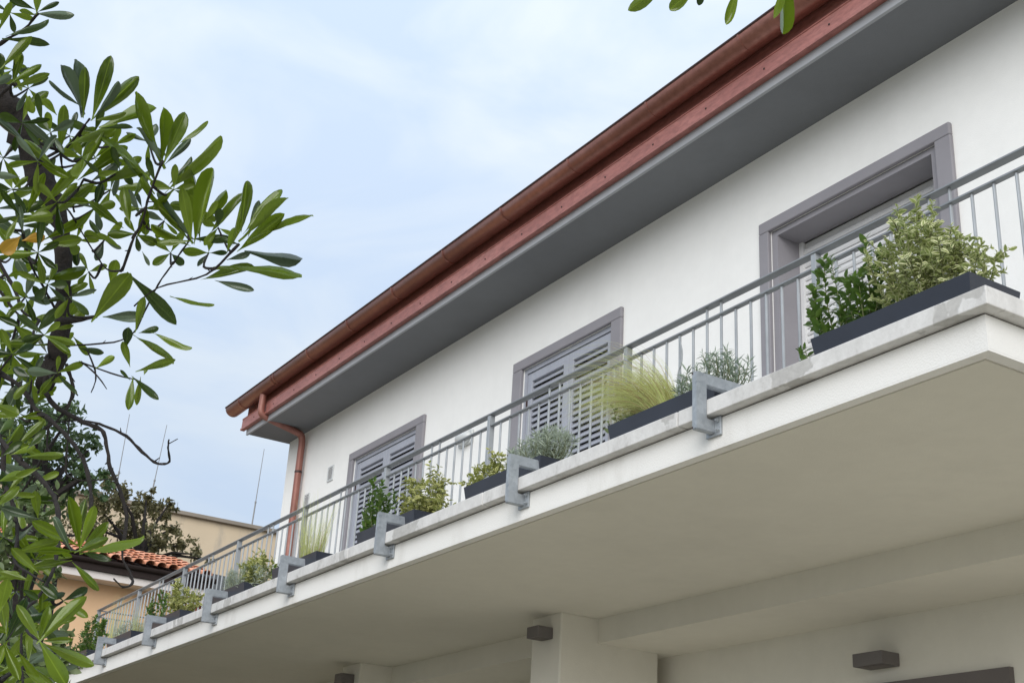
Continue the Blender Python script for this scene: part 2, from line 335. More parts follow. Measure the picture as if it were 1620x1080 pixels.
# eaves
part('soffit', MB().box(XL-0.06, XR+0.3, YE+0.02, YW+0.03, ZT, ZT+0.05), M['soffit'], house)
part('fascia_board', MB().box(XL-0.09, XR+0.3, YE-0.004, YE+0.02, ZT-0.004, 4.965), M['band'], house)
roof = part('roof', MB().prism([(4.87, 5.30), (4.87, 5.335), (9.2, 6.55), (13.4, 5.335), (13.4, 5.30), (9.2, 6.50)], XL-0.25, XR+0.35), M['rooftile'], house)
part('eave_core', MB().prism([(YE+0.03, 4.93), (YE+0.03, 5.30), (9.2, 6.48), (13.2, 5.3), (13.2, 4.93)], XL-0.05, XR+0.3), M['band'], house)
fl = part('copper_flashing', MB().prism([(4.925, 4.935), (4.925, 4.958), (4.937, 4.964), (4.940, 5.068), (4.934, 5.073), (4.937, 5.083), (4.993, 5.10), (4.993, 5.335), (5.009, 5.335), (5.009, 4.9655), (4.9755, 4.9655), (4.9755, 4.935)], XL-0.17, XR+0.3), M['flashing'], house)
rv = MB().tube([(0, -0.006, 0), (0, -0.002, 0), (0, 0.004, 0)], [0.004, 0.008, 0.009], 8).mesh('rivet', True); rv.materials.append(M['rim'])
for k in range(17):
    put('rivet', rv, None, fl, (-4.69-0.578*k, 4.9375, 5.005))
prof = []
cy, cz, r = 4.890, 5.262, 0.094
for k in range(17):
    a = math.pi+math.pi*k/16; prof.append((cy+r*math.cos(a), cz+r*math.sin(a)))
prof += [(cy+r*0.95*math.cos(a), cz+r*0.95*math.sin(a)) for a in [2*math.pi-math.pi*k/16 for k in range(17)]]
def ring(x0, x1, pr):
    m = MB(); n = len(pr); m.v = [(x0, y, z) for y, z in pr]+[(x1, y, z) for y, z in pr]
    m.f = [(i, (i+1) % n, n+(i+1) % n, n+i) for i in range(n)]
    h = n//2
    for o in (0, n): m.f += [(o+i, o+i+1, o+n-2-i, o+n-1-i) for i in range(h-1)]
    return m
gut = part('gutter', ring(-14.58, XR+0.3, prof), M['copper'], house)
for p in gut.data.polygons: p.use_smooth = len(p.vertices) == 4 and abs(p.normal.x) < 0.5
part('end_cap', MB().prism([(cy+r*0.97*math.cos(math.pi+math.pi*k/16), cz+r*0.97*math.sin(math.pi+math.pi*k/16)) for k in range(17)], -14.579, -14.572), M['copper'], gut)
part('rolled_rim', MB().tube([(-14.585, cy-r, cz+0.004), (XR+0.3, cy-r, cz+0.004)], 0.0085, 8), M['rim'], gut)
sp = [(cy+(r+0.003)*math.cos(math.pi+math.pi*k/16), cz+(r+0.003)*math.sin(math.pi+math.pi*k/16)) for k in range(17)]
sp += [(cy+r*0.98*math.cos(2*math.pi-math.pi*k/16), cz+r*0.98*math.sin(2*math.pi-math.pi*k/16)) for k in range(17)]
strap = ring(-0.009, 0.009, [(y-cy, z-cz) for y, z in sp]).mesh('gutter_strap'); strap.materials.append(M['copper'])
for k in range(15):
    put('gutter_strap', strap, None, gut, (-5.356-0.98*k if k < 9 else -13.13-1.04*(k-9), cy, cz)) if (k < 9 or k < 11) else None
put('gutter_strap', strap, None, gut, (-4.37, cy, cz)); put('gutter_strap', strap, None, gut, (-3.39, cy, cz))
PX = -13.60
pts = smooth_path([(PX, 4.895, 5.20), (PX, 4.895, 5.10), (PX, 4.892, 4.985), (PX, 4.915, 4.935), (PX, 5.0, 4.905), (PX, 5.2, 4.86), (PX, 5.355, 4.825), (PX, 5.41, 4.80), (PX, 5.432, 4.73), (PX, 5.432, 4.6)], 4)
pts += [np.array((PX, 5.432, z)) for z in (4.2, 3.5, 2.5, 1.96)]
dp = part('downpipe', MB().tube(pts, 0.040, 14), M['pipe'], house, True)
for z in (4.36, 3.1):
    part('pipe_clamp', MB().tube([(PX, 5.432, z-0.012), (PX, 5.432, z+0.012)], 0.0435, 14), M['rim'], dp)
    part('pipe_clamp', MB().box(PX+0.04, PX+0.075, 5.425, 5.437, z-0.006, z+0.006), M['rim'], dp)

# door surrounds: three flat bands standing proud of the wall
def surround(ox0, ox1, oz, ix0, ix1, iz, y0=5.468):
    m = MB(); f = y0; bk = 5.56
    m.box(ox0, ox1, f, 5.4995, iz, oz, 0.008); m.box(ox0, ix0, f+0.0008, 5.4995, 1.97, iz, 0.006); m.box(ix1, ox1, f+0.0008, 5.4995, 1.97, iz, 0.006)
    return m
part('door_surround', surround(-12.32, -10.66, 4.266, -12.22, -10.81, 4.184), M['surround'], house)
part('door_surround', surround(-9.055, -7.49, 4.275, -8.916, -7.621, 4.185), M['surround'], house)
part('door_surround', surround(-5.93, -4.30, 4.322, -5.839, -4.417, 4.238), M['surround'], house)

# louvred shutters, each leaf a frame with its own slats
def shutter_pair(x0, x1, head):
    y = 5.515; zb = 1.99
    part('door_lining', MB().box(x0, x0+0.035, y-0.005, 5.62, zb, head-0.002).box(x1-0.035, x1, y-0.005, 5.62, zb, head-0.002).box(x0+0.035, x1-0.035, y-0.005, 5.62, head-0.045, head-0.002), M['shutter'], house)
    part('dark_pane', MB().box(x0+0.01, x1-0.01, 5.64, 5.66, zb, head), M['dark'], house)
    mid = (x0+x1)/2
    for a, b in ((x0+0.038, mid-0.002), (mid+0.002, x1-0.038)):
        top = head-0.05; s = 0.068
        lf = part('shutter_leaf', MB().box(a, a+s, y+0.006, y+0.048, zb, top, 0.004).box(b-s, b, y+0.006, y+0.048, zb, top, 0.004)
                  .box(a+s, b-s, y+0.0065, y+0.0475, top-0.075, top, 0.003).box(a+s, b-s, y+0.0065, y+0.0475, zb, zb+0.12, 0.003), M['shutter'], house)
        if (a, b) == (x0+0.038, mid-0.002):
            for z in (head-0.3, head-1.6): part('hinge', MB().box(a-0.006, a+0.012, y-0.004, y+0.008, z-0.05, z+0.05), M['rim'], lf)
        L = b-a-2*s-0.002
        prof = [(-0.017, -0.025), (-0.011, -0.029), (0.017, 0.021), (0.011, 0.025)]
        sm = MB().prism(prof, -L/2, L/2).mesh('slat'); sm.materials.append(M['shutter'])
        z = top-0.10
        while z > zb+0.13:
            put('slat', sm, None, lf, ((a+b)/2, y+0.028, z)); z -= 0.0535
shutter_pair(-12.22, -10.81, 4.185); shutter_pair(-8.916, -7.621, 4.186)
# deep reveal with roller shutter
x0, x1, zt = -5.839, -4.417, 4.24
part('window_lining', MB().box(x0, x0+0.055, 5.505, 5.72, 1.97, zt-0.002).box(x1-0.055, x1, 5.505, 5.72, 1.97, zt-0.002).box(x0+0.055, x1-0.055, 5.505, 5.72, zt-0.045, zt-0.002), M['surround'], house)
rs = part('roller_shutter', MB().box(x0+0.055, x0+0.085, 5.70, 5.745, 1.97, zt-0.046).box(x1-0.085, x1-0.055, 5.70, 5.745, 1.97, zt-0.046).box(x0+0.055, x1-0.055, 5.735, 5.75, 1.97, zt-0.046), M['roller'], house)
L = x1-x0-0.172
sl = [(0.002, 0.0), (-0.009, 0.003), (-0.014, 0.016), (-0.012, 0.034), (-0.004, 0.045), (0.002, 0.0455), (0.004, 0.0455), (0.004, 0.0)]
sm = MB().prism(sl, -L/2, L/2).mesh('slat'); sm.materials.append(M['roller'])
z = 1.975
while z < zt-0.1:
    put('slat', sm, None, rs, ((x0+x1)/2, 5.727, z)); z += 0.0495
# vents
for vx, vz in ((-12.815, 4.172), (-13.40, 3.985)):
    v = part('wall_vent', MB().box(vx-0.07, vx+0.07, 5.487, 5.499, vz-0.085, vz-0.068).box(vx-0.07, vx+0.07, 5.487, 5.499, vz+0.068, vz+0.085).box(vx-0.07, vx-0.054, 5.487, 5.499, vz-0.068, vz+0.068).box(vx+0.054, vx+0.07, 5.487, 5.499, vz-0.068, vz+0.068).box(vx-.054, vx+.054, 5.496, 5.499, vz-.068, vz+.068), M['lampglass'], house)
    lm = MB().prism([(-0.004, -0.008), (0.004, 0.004), (0.005, 0.003), (-0.003, -0.009)], -0.054, 0.054).mesh('slat'); lm.materials.append(M['roller'])
    for k in range(8): put('slat', lm, None, v, (vx, 5.490, vz-0.056+0.016*k))

# ------------------------------------------------------------------ railing
YR = 4.15
rail = empty('balcony_railing', (-9.5, YR, 2.1), 'galvanised steel balcony railing with thin balusters along the white house', 'railing')
RX0, RX1 = -16.23, -2.80
YB = 5.46
part('top_rail', MB().box(RX0-0.025, RX1+0.025, YR-0.025, YR+0.025, 2.948, 2.958, 0.002), M['rail'], rail)
part('middle_rail', MB().box(RX0, RX1, YR-0.016, YR+0.016, 2.870, 2.880, 0.0015), M['rail'], rail)
part('bottom_rail', MB().box(RX0, RX1, YR-0.016, YR+0.016, 2.135, 2.145, 0.0015), M['rail'], rail)
for X in (RX0, RX1):
    part('top_rail', MB().box(X-0.025, X+0.025, YR+0.0255, YB, 2.948, 2.958, 0.002), M['rail'], rail)
    part('middle_rail', MB().box(X-0.016, X+0.016, YR+0.017, YB, 2.870, 2.880, 0.0015), M['rail'], rail)
    part('bottom_rail', MB().box(X-0.016, X+0.016, YR+0.017, YB, 2.135, 2.145, 0.0015), M['rail'], rail)
bal = MB().tube([(0, 0, -0.3625), (0, 0, 0.3625)], 0.0076, 8).mesh('baluster', False); bal.materials.append(M['bar'])
ball = MB().tube([(0, 0, -0.4), (0, 0, 0.4)], 0.0076, 8).mesh('long_baluster', False); ball.materials.append(M['bar'])
postm = MB().box(-0.016, 0.016, -0.02, 0.02, -0.425, 0.425, 0.002).mesh('post'); postm.materials.append(M['bar'])
# bracket: square tube bent round the coping, built once
bx = MB()
def elbow(pr): bx.prism(pr, -0.016, 0.016)
path = [(3.490, 1.877), (3.387, 1.877), (3.387, 2.142), (4.13, 2.142), (4.13, 2.085), (3.447, 2.085), (3.447, 1.937), (3.490, 1.937)]
vs = [(-0.016, y, z) for y, z in path]+[(0.016, y, z) for y, z in path]
bx.add(vs, [(0, 1, 6, 7), (1, 2, 5, 6), (2, 3, 4, 5), (8, 15, 14, 9), (9, 14, 13, 10), (10, 13, 12, 11)]+[(i, (i+1) % 8, 8+(i+1) % 8, 8+i) for i in range(8)])
bx.v = [(x, y-3.5, z-2.0) for x, y, z in bx.v]
bmesh_b = bx.mesh('bracket'); bmesh_b.materials.append(M['galv'])
_b = bmesh.new(); _b.from_mesh(bmesh_b); bmesh.ops.remove_doubles(_b, verts=_b.verts, dist=1e-5)
bmesh.ops.bevel(_b, geom=[e for e in _b.edges if len(e.link_faces) == 2 and e.calc_face_angle(0) > 0.5], offset=0.004, segments=2, affect='EDGES'); _b.to_mesh(bmesh_b); _b.free()
platem = MB().box(-0.047, 0.047, -0.006, 0.006, -0.042, 0.042, 0.002).mesh('base_plate'); platem.materials.append(M['galv'])
boltm = MB().tube([(0, -0.010, 0), (0, 0.0, 0)], 0.009, 6).tube([(0, -0.018, 0), (0, -0.010, 0)], 0.005, 6).mesh('bolt'); boltm.materials.append(M['galv'])
weldm = MB().tube([(0, -0.0012, 0), (0, 0.001, 0)], 0.0045, 8).mesh('vent_hole'); weldm.materials.append(M['rim'])
posts = [-4.10-1.505*k for k in range(8)]
for X in posts:
    put('post', postm, None, rail, (X, YR, 2.5225))
    br = put('bracket', bmesh_b, None, rail, (X+0.006, 3.5, 2.0))
    put('base_plate', platem, None, br, (X+0.012, 3.4935, 1.907))
    for dx, dz in ((0.034, -0.02), (0.034, 0.022), (-0.026, -0.02), (-0.026, 0.022)): put('bolt', boltm, None, br, (X+0.012+dx, 3.4875, 1.907+dz))
    if X > -7.5:
        for z in (1.886, 2.134): put('vent_hole', weldm, None, br, (X-0.004, 3.3868, z))
for X in (RX0, RX1):
    put('post', postm, None, rail, (X, YR+0.001, 2.5225)); put('post', postm, None, rail, (X, YB-0.02, 2.5225))
for i in range(-1, len(posts)):
    xa = posts[i] if i >= 0 else -2.595
    for k in range(12):
        x = xa-0.127-0.1135*k
        if x > RX1-0.05 or x < RX0+0.05: continue
        if k in (5, 6): put('baluster', ball, None, rail, (x, YR, 2.548))
        else: put('baluster', bal, None, rail, (x, YR, 2.5075))
for k in range(11):
    put('baluster', bal, None, rail, (RX0, YR+0.113*(k+1), 2.5075))

# ------------------------------------------------------------------ lamps
def box_lamp(xr, y, zt, wd, dp, ht, label):
    r_ = empty('wall_lamp', (xr-wd/2, y, zt-ht/2), label, 'lamp', 'box lamps under the balcony')
    part('housing', MB().box(xr-wd, xr, y-dp, y-0.001, zt-ht, zt, 0.004), M['lamp'], r_)
    part('diffuser', MB().box(xr-wd+0.02, xr-0.02, y-dp+0.02, y-0.02, zt-ht-0.003, zt-ht+0.001), M['gfdoor'], r_)
box_lamp(-7.482, 4.96, 1.718, 0.136, 0.126, 0.077, 'dark grey box lamp high on the near porch pillar')
box_lamp(-5.317, 5.92, 1.428, 0.226, 0.147, 0.075, 'wide dark grey box lamp on the porch wall above the door')
box_lamp(-10.553, 4.96, 1.718, 0.136, 0.126, 0.077, 'dark grey box lamp on the far porch pillar at the bottom edge')
lo = empty('wall_lamp', (-9.83, 5.5, 3.80), 'pale oval bulkhead lamp on the white wall between the shuttered doors', 'lamp')
bm = bmesh.new(); bmesh.ops.create_uvsphere(bm, u_segments=24, v_segments=12, radius=1)
for v in bm.verts: v.co = Vector((v.co.x*0.125, v.co.y*0.075 if v.co.y < 0 else 0, v.co.z*0.062))
me = bpy.data.meshes.new('diffuser'); bm.to_mesh(me); bm.free(); me.shade_smooth()
put('diffuser', me, M['lampglass'], lo, (-9.83, 5.472, 3.80))
part('mount', MB().box(-9.95, -9.71, 5.472, 5.499, 3.735, 3.865, 0.01), M['lampglass'], lo)

# ------------------------------------------------------------------ planters
planter_words = {
 0: 'charcoal trough planter on the balcony corner holding two tall shrubs',
 1: 'charcoal trough planter holding the big feathery grass',
 2: 'charcoal trough planter with yellow shrub and silver plant below the middle shutters',
 3: 'charcoal trough planter with two shrubs below the far shuttered door',
 4: 'charcoal trough planter with upright pale grass beside the copper downpipe',
 5: 'charcoal trough planter with round silvery bush left of the pale grass',
 6: 'charcoal trough planter third from the far end of the balcony',
 7: 'charcoal trough planter second from the far end of the balcony',
 8: 'charcoal trough planter at the far end of the balcony'}
PRX = [-2.767, -4.165, -5.563, -6.966, -8.40, -9.75, -11.25, -12.636, -14.157]
PY0, PY1, PZ = 3.56, 3.84, 2.167
pm = None
def trough():
    L = 0.80; D = PY1-PY0; H = PZ-ZC-0.004; tk = 0.006; tp = 0.02
    m = MB()
    o = lambda l, d, z, s: [(-l/2+s, -d/2+s, z), (l/2-s, -d/2+s, z), (l/2-s, d/2-s, z), (-l/2+s, d/2-s, z)]
    v = o(L, D, 0, tp)+o(L, D, H, 0)+o(L, D, H, tk)+o(L, D, 0.02, tp+tk)
    f = [(3, 2, 1, 0)]
    for a in (0, 4, 8): f += [(a+i, a+(i+1) % 4, a+4+(i+1) % 4, a+4+i) for i in range(4)]
    f.append((12, 13, 14, 15)); m.add(v, f)
    return m.mesh('trough')
tm = trough(); sm_ = MB().box(-0.388, 0.388, -0.128, 0.128, 0.03, 0.118).mesh('soil'); sm_.materials.append(M['soil']); tm.materials.append(M['planter'])
for i, xr in enumerate(PRX):
    c = (xr-0.40, (PY0+PY1)/2, ZC+0.002)
    e = empty('planter', c, planter_words[i], 'planter', 'charcoal planters along the balcony edge')
    put('trough', tm, None, e, c); put('soil', sm_, None, e, c)

# ------------------------------------------------------------------ plants
def leaf_template(ratio, rows, fold=0.25, bend=0.15, shape='ovate'):
    """three columns so that the rim can be told from the middle"""
    S = np.linspace(0, 1, rows); v = []; rim = []
    for s in S:
        if shape == 'ovate': wv = math.sin(math.pi*min(1, s*0.94+0.03))**0.8*(1.15-0.35*s)
        else: wv = 0.55*(1-s)**0.5+0.15
        wv *= ratio/2
        for k in (-1, 0, 1):
            v.append((k*wv, s, abs(k)*wv*fold-bend*s*s)); rim.append(abs(k))
    f = [(3*i+k, 3*i+k+1, 3*i+k+4, 3*i+k+3) for i in range(rows-1) for k in (0, 1)]
    return np.array(v), np.array(f), np.array(rim, float)
def leaf_cloud(name, tmpl, pos, ydir, zdir, size, mat, parent, rnd=None):
    """one mesh of many leaves: pos (n,3), ydir = leaf axis, zdir = rough normal"""
    V, F, R = tmpl; n = len(pos)
    y = ydir/np.linalg.norm(ydir, axis=1, keepdims=True)
    x = np.cross(y, zdir); x /= np.linalg.norm(x, axis=1, keepdims=True)+1e-9
    z = np.cross(x, y)
    P = pos[:, None, :]+size[:, None, None]*(V[None, :, 0:1]*x[:, None, :]+V[None, :, 1:2]*y[:, None, :]+V[None, :, 2:3]*z[:, None, :])
    c = P.reshape(-1, 3).mean(0); P = P.reshape(-1, 3)-c
    FF = (F[None]+(np.arange(n)*len(V))[:, None, None]).reshape(-1, 4)
    me = bpy.data.meshes.new(name); me.from_pydata(P.tolist(), [], FF.tolist())
    if rnd is None: rnd = rng.random(n)
    a = me.attributes.new('rnd', 'FLOAT', 'POINT'); a.data.foreach_set('value', np.repeat(rnd, len(V)).astype(np.float32))
    a = me.attributes.new('rim', 'FLOAT', 'POINT'); a.data.foreach_set('value', np.tile(R, n).astype(np.float32))
    me.shade_smooth(); me.update()
    o = put(name, me, mat, parent, tuple(c)); o['kind'] = 'stuff'; return o

OV = leaf_template(0.55, 5); OVN = leaf_template(0.55, 5, 0.3, 0.3); WISP = leaf_template(0.15, 3, 0.2, 0.2); NEED = leaf_template(0.12, 3, 0.2, 0.12); BLADE = None
def plant(name, label, cat, base, spec, group=None):
    """spec: list of clumps (cx offset, rx, ry, height, stems, leaf length, gap, kind)"""
    e = empty(name, base, label, cat, group); base = np.array(base, float)
    stems = MB(); P = []; Y = []; Zd = []; S = []
    for (ox, rx, ry, h, ns, ll, gap, tm_, lean) in spec:
        for i in range(ns):
            a = rng.random()*6.283; rr = math.sqrt(rng.random())
            top = np.array([ox+rx*rr*math.cos(a)+lean, ry*rr*math.sin(a), h*(1-0.45*rr*rr)*(0.72+0.36*rng.random())])
            st = np.array([ox+0.3*rx*rr*math.cos(a), 0.3*ry*rr*math.sin(a), -0.03])
            mid = (st+top)/2+np.array([0.25*rx*rr*math.cos(a), 0.25*ry*rr*math.sin(a), 0.06*h])+rng.normal(0, 0.012, 3)
            runs = [smooth_path([st, mid, top], 5)]
            if 'varieg' in plant.mat.name:
                for u in range(3):
                    f0 = runs[0][int(len(runs[0])*(0.35+0.55*rng.random()))-1]; an = rng.random()*6.283; ln_ = 0.05+0.07*rng.random()
                    dd = np.array([math.cos(an), 0.8*math.sin(an), 0.25+0.8*rng.random()]); dd /= np.linalg.norm(dd)
                    runs.append(smooth_path([f0, f0+dd*ln_*0.5+np.array([0, 0, 0.008]), f0+dd*ln_+np.array([0, 0, -0.012*rng.random()])], 3))
            for q in runs:
                stems.tube([base+p for p in q], [0.0035-0.0025*k/(len(q)-1) for k in range(len(q))], 4, False)
                Ln = sum(np.linalg.norm(q[k+1]-q[k]) for k in range(len(q)-1)); m = max(4, int(Ln*0.9/gap))
                ph = rng.random()*6.28
                for k in range(m+1):
                    s = 0.1+0.9*k/m; f = s*(len(q)-1); j = min(int(f), len(q)-2); p = q[j]+(q[j+1]-q[j])*(f-j)
                    tdir = q[j+1]-q[j]; tdir = tdir/np.linalg.norm(tdir)
                    for o2 in ((0, math.pi) if gap > 0.009 else (0, 2.1, 4.2)):
                        an = ph+k*2.4+o2; out = np.array([math.cos(an), math.sin(an), 0.0]); out -= tdir*out.dot(tdir)
                        up = (0.75 if k < m else 1.6)*(0.55 if 'varieg' in plant.mat.name else 1)
                        d = out+tdir*(up+0.3*rng.normal())+rng.normal(0, 0.18, 3)
                        P.append(base+p); Y.append(d); Zd.append(tdir+0.35*rng.normal(size=3)); S.append(ll*(0.65+0.55*rng.random())*(0.75 if k > m-2 else 1))
    part('stem', stems, M['twig'], e)
    leaf_cloud('foliage', spec[0][7], np.array(P), np.array(Y), np.array(Zd), np.array(S), plant.mat, e)
    return e
def shrub(label, cat, px, py, mat, spec, name='shrub', y=3.70, z=2.13, group='plants in the balcony planters'):
    b = at_y(px, py, y); plant.mat = M[mat]; return plant(name, label, cat, (b.x, y, z), spec, group)
def grass(label, px, py, n, ln, lean, mat2, spread=0.05, droop=1.0, width=0.0028, y=3.70, z=2.13, cat='grass', dry=0.3, up=1.0, ymix=0.25):
    b = at_y(px, py, y); base = np.array((b.x, y, z)); e = empty('grass_tuft', tuple(base), label, cat, 'plants in the balcony planters')
    for nm, mt, cnt, lenk in (('blades', 'grass', int(n*(1-dry)), 1.0), ('dry_blades', mat2, int(n*dry), 0.95)):
        if cnt == 0: continue
        V = []; F = []; RN = []
        for i in range(cnt):
            a = rng.random()*6.283; rr = math.sqrt(rng.random())*spread
            p = base+np.array([rr*math.cos(a), rr*0.8*math.sin(a), -0.02]); L = ln*lenk*(0.42+0.65*rng.random())
            d = np.array([math.cos(a)*0.22+lean*(0.5+0.5*rng.random())*0.55, math.sin(a)*ymix, up]); d /= np.linalg.norm(d)
            segs = 9; wd = width*(0.6+0.7*rng.random()); side = np.cross(d, [0.3*rng.normal(), 1, 0.2]); side /= np.linalg.norm(side)
            g0 = np.array([lean*(0.6+0.8*rng.random()), 0.10*rng.normal(), -droop*(0.35+0.9*rng.random())]); rn = rng.random()
            for s in range(segs+1):
                w_ = wd*(1-0.85*s/segs); n0 = len(V)
                V += [tuple(p-side*w_/2), tuple(p+side*w_/2)]; RN += [rn, rn]
                if s: F.append((n0-2, n0-1, n0+1, n0))
                d = d+g0*(2.3/segs)*(s/segs+0.25); d /= np.linalg.norm(d); p = p+d*L/segs+rng.normal(0, 0.0012, 3)
        V = np.array(V); c = V.mean(0); me = bpy.data.meshes.new(nm); me.from_pydata((V-c).tolist(), [], F)
        at = me.attributes.new('rnd', 'FLOAT', 'POINT'); at.data.foreach_set('value', np.array(RN, np.float32)); me.update()
        o = put(nm, me, M[mt], e, tuple(c)); o['kind'] = 'stuff'
    return e

# planter 0
shrub('glossy dark green upright shrub in the corner planter', 'shrub', 1352, 500, 'glossy', [(-0.07, 0.10, 0.08, 0.50, 8, 0.044, 0.019, OV, -0.03), (0.08, 0.10, 0.08, 0.50, 8, 0.044, 0.019, OV, 0.0), (0.0, 0.22, 0.1, 0.26, 12, 0.042, 0.02, OV, 0), (-0.26, 0.03, 0.03, 0.12, 2, 0.045, 0.02, OV, -0.03)])
shrub('large cream and green variegated shrub at the balcony corner', 'shrub', 1472, 450, 'varieg', [(-0.04, 0.25, 0.13, 0.53, 26, 0.032, 0.017, OVN, -0.02), (0.10, 0.20, 0.11, 0.30, 16, 0.032, 0.017, OVN, 0.02)])
# planter 1
grass('big feathery pale green grass blown to the left', 1062, 645, 1500, 0.90, -1.15, 'drygrass', 0.06, 0.58, 0.0024, dry=0.25, up=0.85)
shrub('small dark leafy plant below the feathery grass', 'plant', 988, 660, 'palegreen', [(0, 0.13, 0.07, 0.20, 12, 0.034, 0.02, OV, -0.02)], name='small_plant')
shrub('grey green needle leaved bush behind the nearest bracket', 'bush', 1128, 605, 'rosemary', [(0.0, 0.26, 0.10, 0.27, 40, 0.045, 0.011, WISP, 0.0)], name='small_bush')
# planter 2
shrub('yellow green variegated shrub in the planter under the middle shutters', 'shrub', 775, 748, 'varieg2', [(0, 0.20, 0.1, 0.24, 11, 0.036, 0.02, OV, 0.0), (0.06, 0.05, 0.05, 0.33, 2, 0.034, 0.018, OV, 0)])
shrub('silver leaved mound in front of the middle shutters', 'bush', 858, 722, 'silver', [(-0.02, 0.32, 0.12, 0.27, 70, 0.046, 0.010, WISP, 0.0)], name='small_bush')
# planter 3
shrub('glossy dark green shrub in front of the far shuttered door', 'shrub', 594, 825, 'glossy', [(0.0, 0.11, 0.08, 0.50, 9, 0.046, 0.022, OV, 0), (-0.1, 0.13, 0.08, 0.24, 7, 0.046, 0.022, OV, -0.03), (0.12, 0.1, 0.08, 0.4, 6, 0.046, 0.022, OV, 0)])
shrub('yellow green variegated shrub right of the far shuttered door', 'shrub', 663, 800, 'varieg2', [(0.0, 0.24, 0.12, 0.40, 16, 0.038, 0.02, OVN, 0.03), (0.14, 0.2, 0.1, 0.22, 8, 0.038, 0.02, OVN, 0.05)])
# planter 4
grass('upright pale grass in front of the copper downpipe', 493, 868, 330, 0.56, 0.06, 'drygrass', 0.09, 0.12, 0.0045, dry=0.15, up=1.25, ymix=0.15)
shrub('tiny dark plant beside the upright pale grass', 'plant', 440, 893, 'glossy', [(0, 0.06, 0.05, 0.14, 7, 0.04, 0.02, OV, 0)], name='small_plant')
# planter 5
shrub('yellow green bush behind the silvery bush', 'bush', 405, 905, 'varieg2', [(0.05, 0.25, 0.1, 0.32, 12, 0.045, 0.022, OV, 0.0)], name='small_bush')
shrub('round silvery bush left of the upright pale grass', 'bush', 388, 918, 'silver', [(0.0, 0.40, 0.12, 0.25, 44, 0.05, 0.012, NEED, 0.0)], name='small_bush', y=3.66)
# planter 6
shrub('dark green shrub in the third planter from the far end', 'shrub', 250, 968, 'glossy', [(-0.05, 0.16, 0.1, 0.40, 12, 0.045, 0.022, OV, 0)])
shrub('pale yellow green shrub in the third planter from the far end', 'shrub', 288, 950, 'varieg2', [(0.0, 0.34, 0.11, 0.38, 14, 0.045, 0.022, OV, 0)])
# planter 7
grass('thin tall grass in the second planter from the far end', 180, 1003, 90, 0.58, 0.05, 'drygrass', 0.05, 0.1, 0.006, dry=0.1, up=1.4, ymix=0.1)
shrub('silvery low bush in the second planter from the far end', 'bush', 205, 995, 'silver', [(0.0, 0.3, 0.11, 0.24, 32, 0.05, 0.014, NEED, 0)], name='small_bush')
grass('wispy grass right of the silvery low bush', 222, 985, 120, 0.42, 0.5, 'drygrass', 0.06, 0.4, 0.005, dry=0.2)
# planter 8
shrub('dark green shrub in the planter at the far balcony end', 'shrub', 145, 1015, 'glossy', [(0.05, 0.3, 0.12, 0.46, 22, 0.05, 0.022, OV, 0), (-0.35, 0.25, 0.12, 0.26, 14, 0.05, 0.022, OV, -0.05)])
# thin irrigation tube hanging on a baluster
p = [at_y(1074, 533, 4.12), at_y(1079, 555, 4.11), at_y(1078, 575, 4.10), at_y(1073, 590, 4.10), at_y(1071, 625, 4.08), at_y(1068, 640, 3.9)]
o = put('drip_tube', MB().tube([np.array(q) for q in smooth_path([v[:] for v in p], 5)], 0.004, 6).mesh('drip_tube', True), M['tube']); tag(o, 'thin grey drip tube hanging beside a baluster near the feathery grass', 'tube')

# ------------------------------------------------------------------ neighbours
nb = empty('neighbour_house', (-25, 4, GROUND), 'peach house with terracotta tiled roof behind the balcony end', 'house')
NX, NE = -22.35, -21.9
part('wall', MB().box(-28, NX, -4, 7.2, GROUND, 4.62), M['peach'], nb)
part('cornice', MB().box(-28, NE-0.05, -4.2, 7.4, 4.50, 4.62), M['cornice'], nb)
part('eave_board', MB().prism([(y, z) for y, z in ((-4.25, 4.625), (7.45, 4.625), (7.45, 4.80), (-4.25, 4.80))], -28, NE), M['eave'], nb)
gp = [(-0.07+0.07*math.cos(math.pi+math.pi*k/8), 0.07*math.sin(math.pi+math.pi*k/8)) for k in range(9)]
gm = MB(); gm.v = [(NE+0.085+a, -4.3, 4.80+b) for a, b in gp]+[(NE+0.085+a, 7.5, 4.80+b) for a, b in gp]; gm.f = [(i, i+1, 10+i, 9+i) for i in range(8)]+[tuple(range(9)), tuple(range(9, 18))]
part('gutter', gm, M['eave'], nb)
sl_ = 0.29
rf = part('roof', MB().add([(NE, -4.3, 4.81), (NE, 7.5, 4.81), (-24.3, 7.5, 4.81+sl_*2.4), (-24.3, -4.3, 4.81+sl_*2.4), (-28.1, -4.3, 4.81), (-28.1, 7.5, 4.81)], [(0, 1, 2, 3), (3, 2, 5, 4), (0, 3, 4), (1, 5, 2)]), M['eave'], nb)
def tile_mesh(up=True):
    m = MB(); L = 0.42; n = 8
    for j, (s, rr) in enumerate(((0, 0.098), (L, 0.078))):
        for k in range(n+1):
            a = math.pi*k/n; m.v.append((-s, -rr*math.cos(a), rr*0.85*math.sin(a)+0.02*(1-j)))
        for k in range(n+1):
            a = math.pi*k/n; m.v.append((-s, -(rr-0.014)*math.cos(a), (rr-0.014)*0.85*math.sin(a)+0.02*(1-j)))
    k2 = 2*(n+1)
    for k in range(n):
        m.f += [(k, k+1, k2+k+1, k2+k), (n+1+k, k2+n+1+k, k2+n+2+k, n+2+k), (k, n+1+k, n+2+k, k+1)]
    return m.mesh('tile', True)
tmh = tile_mesh(); tmh.materials.append(M['tile'])
cnt = 0
rot = (0, math.atan(sl_), 0)
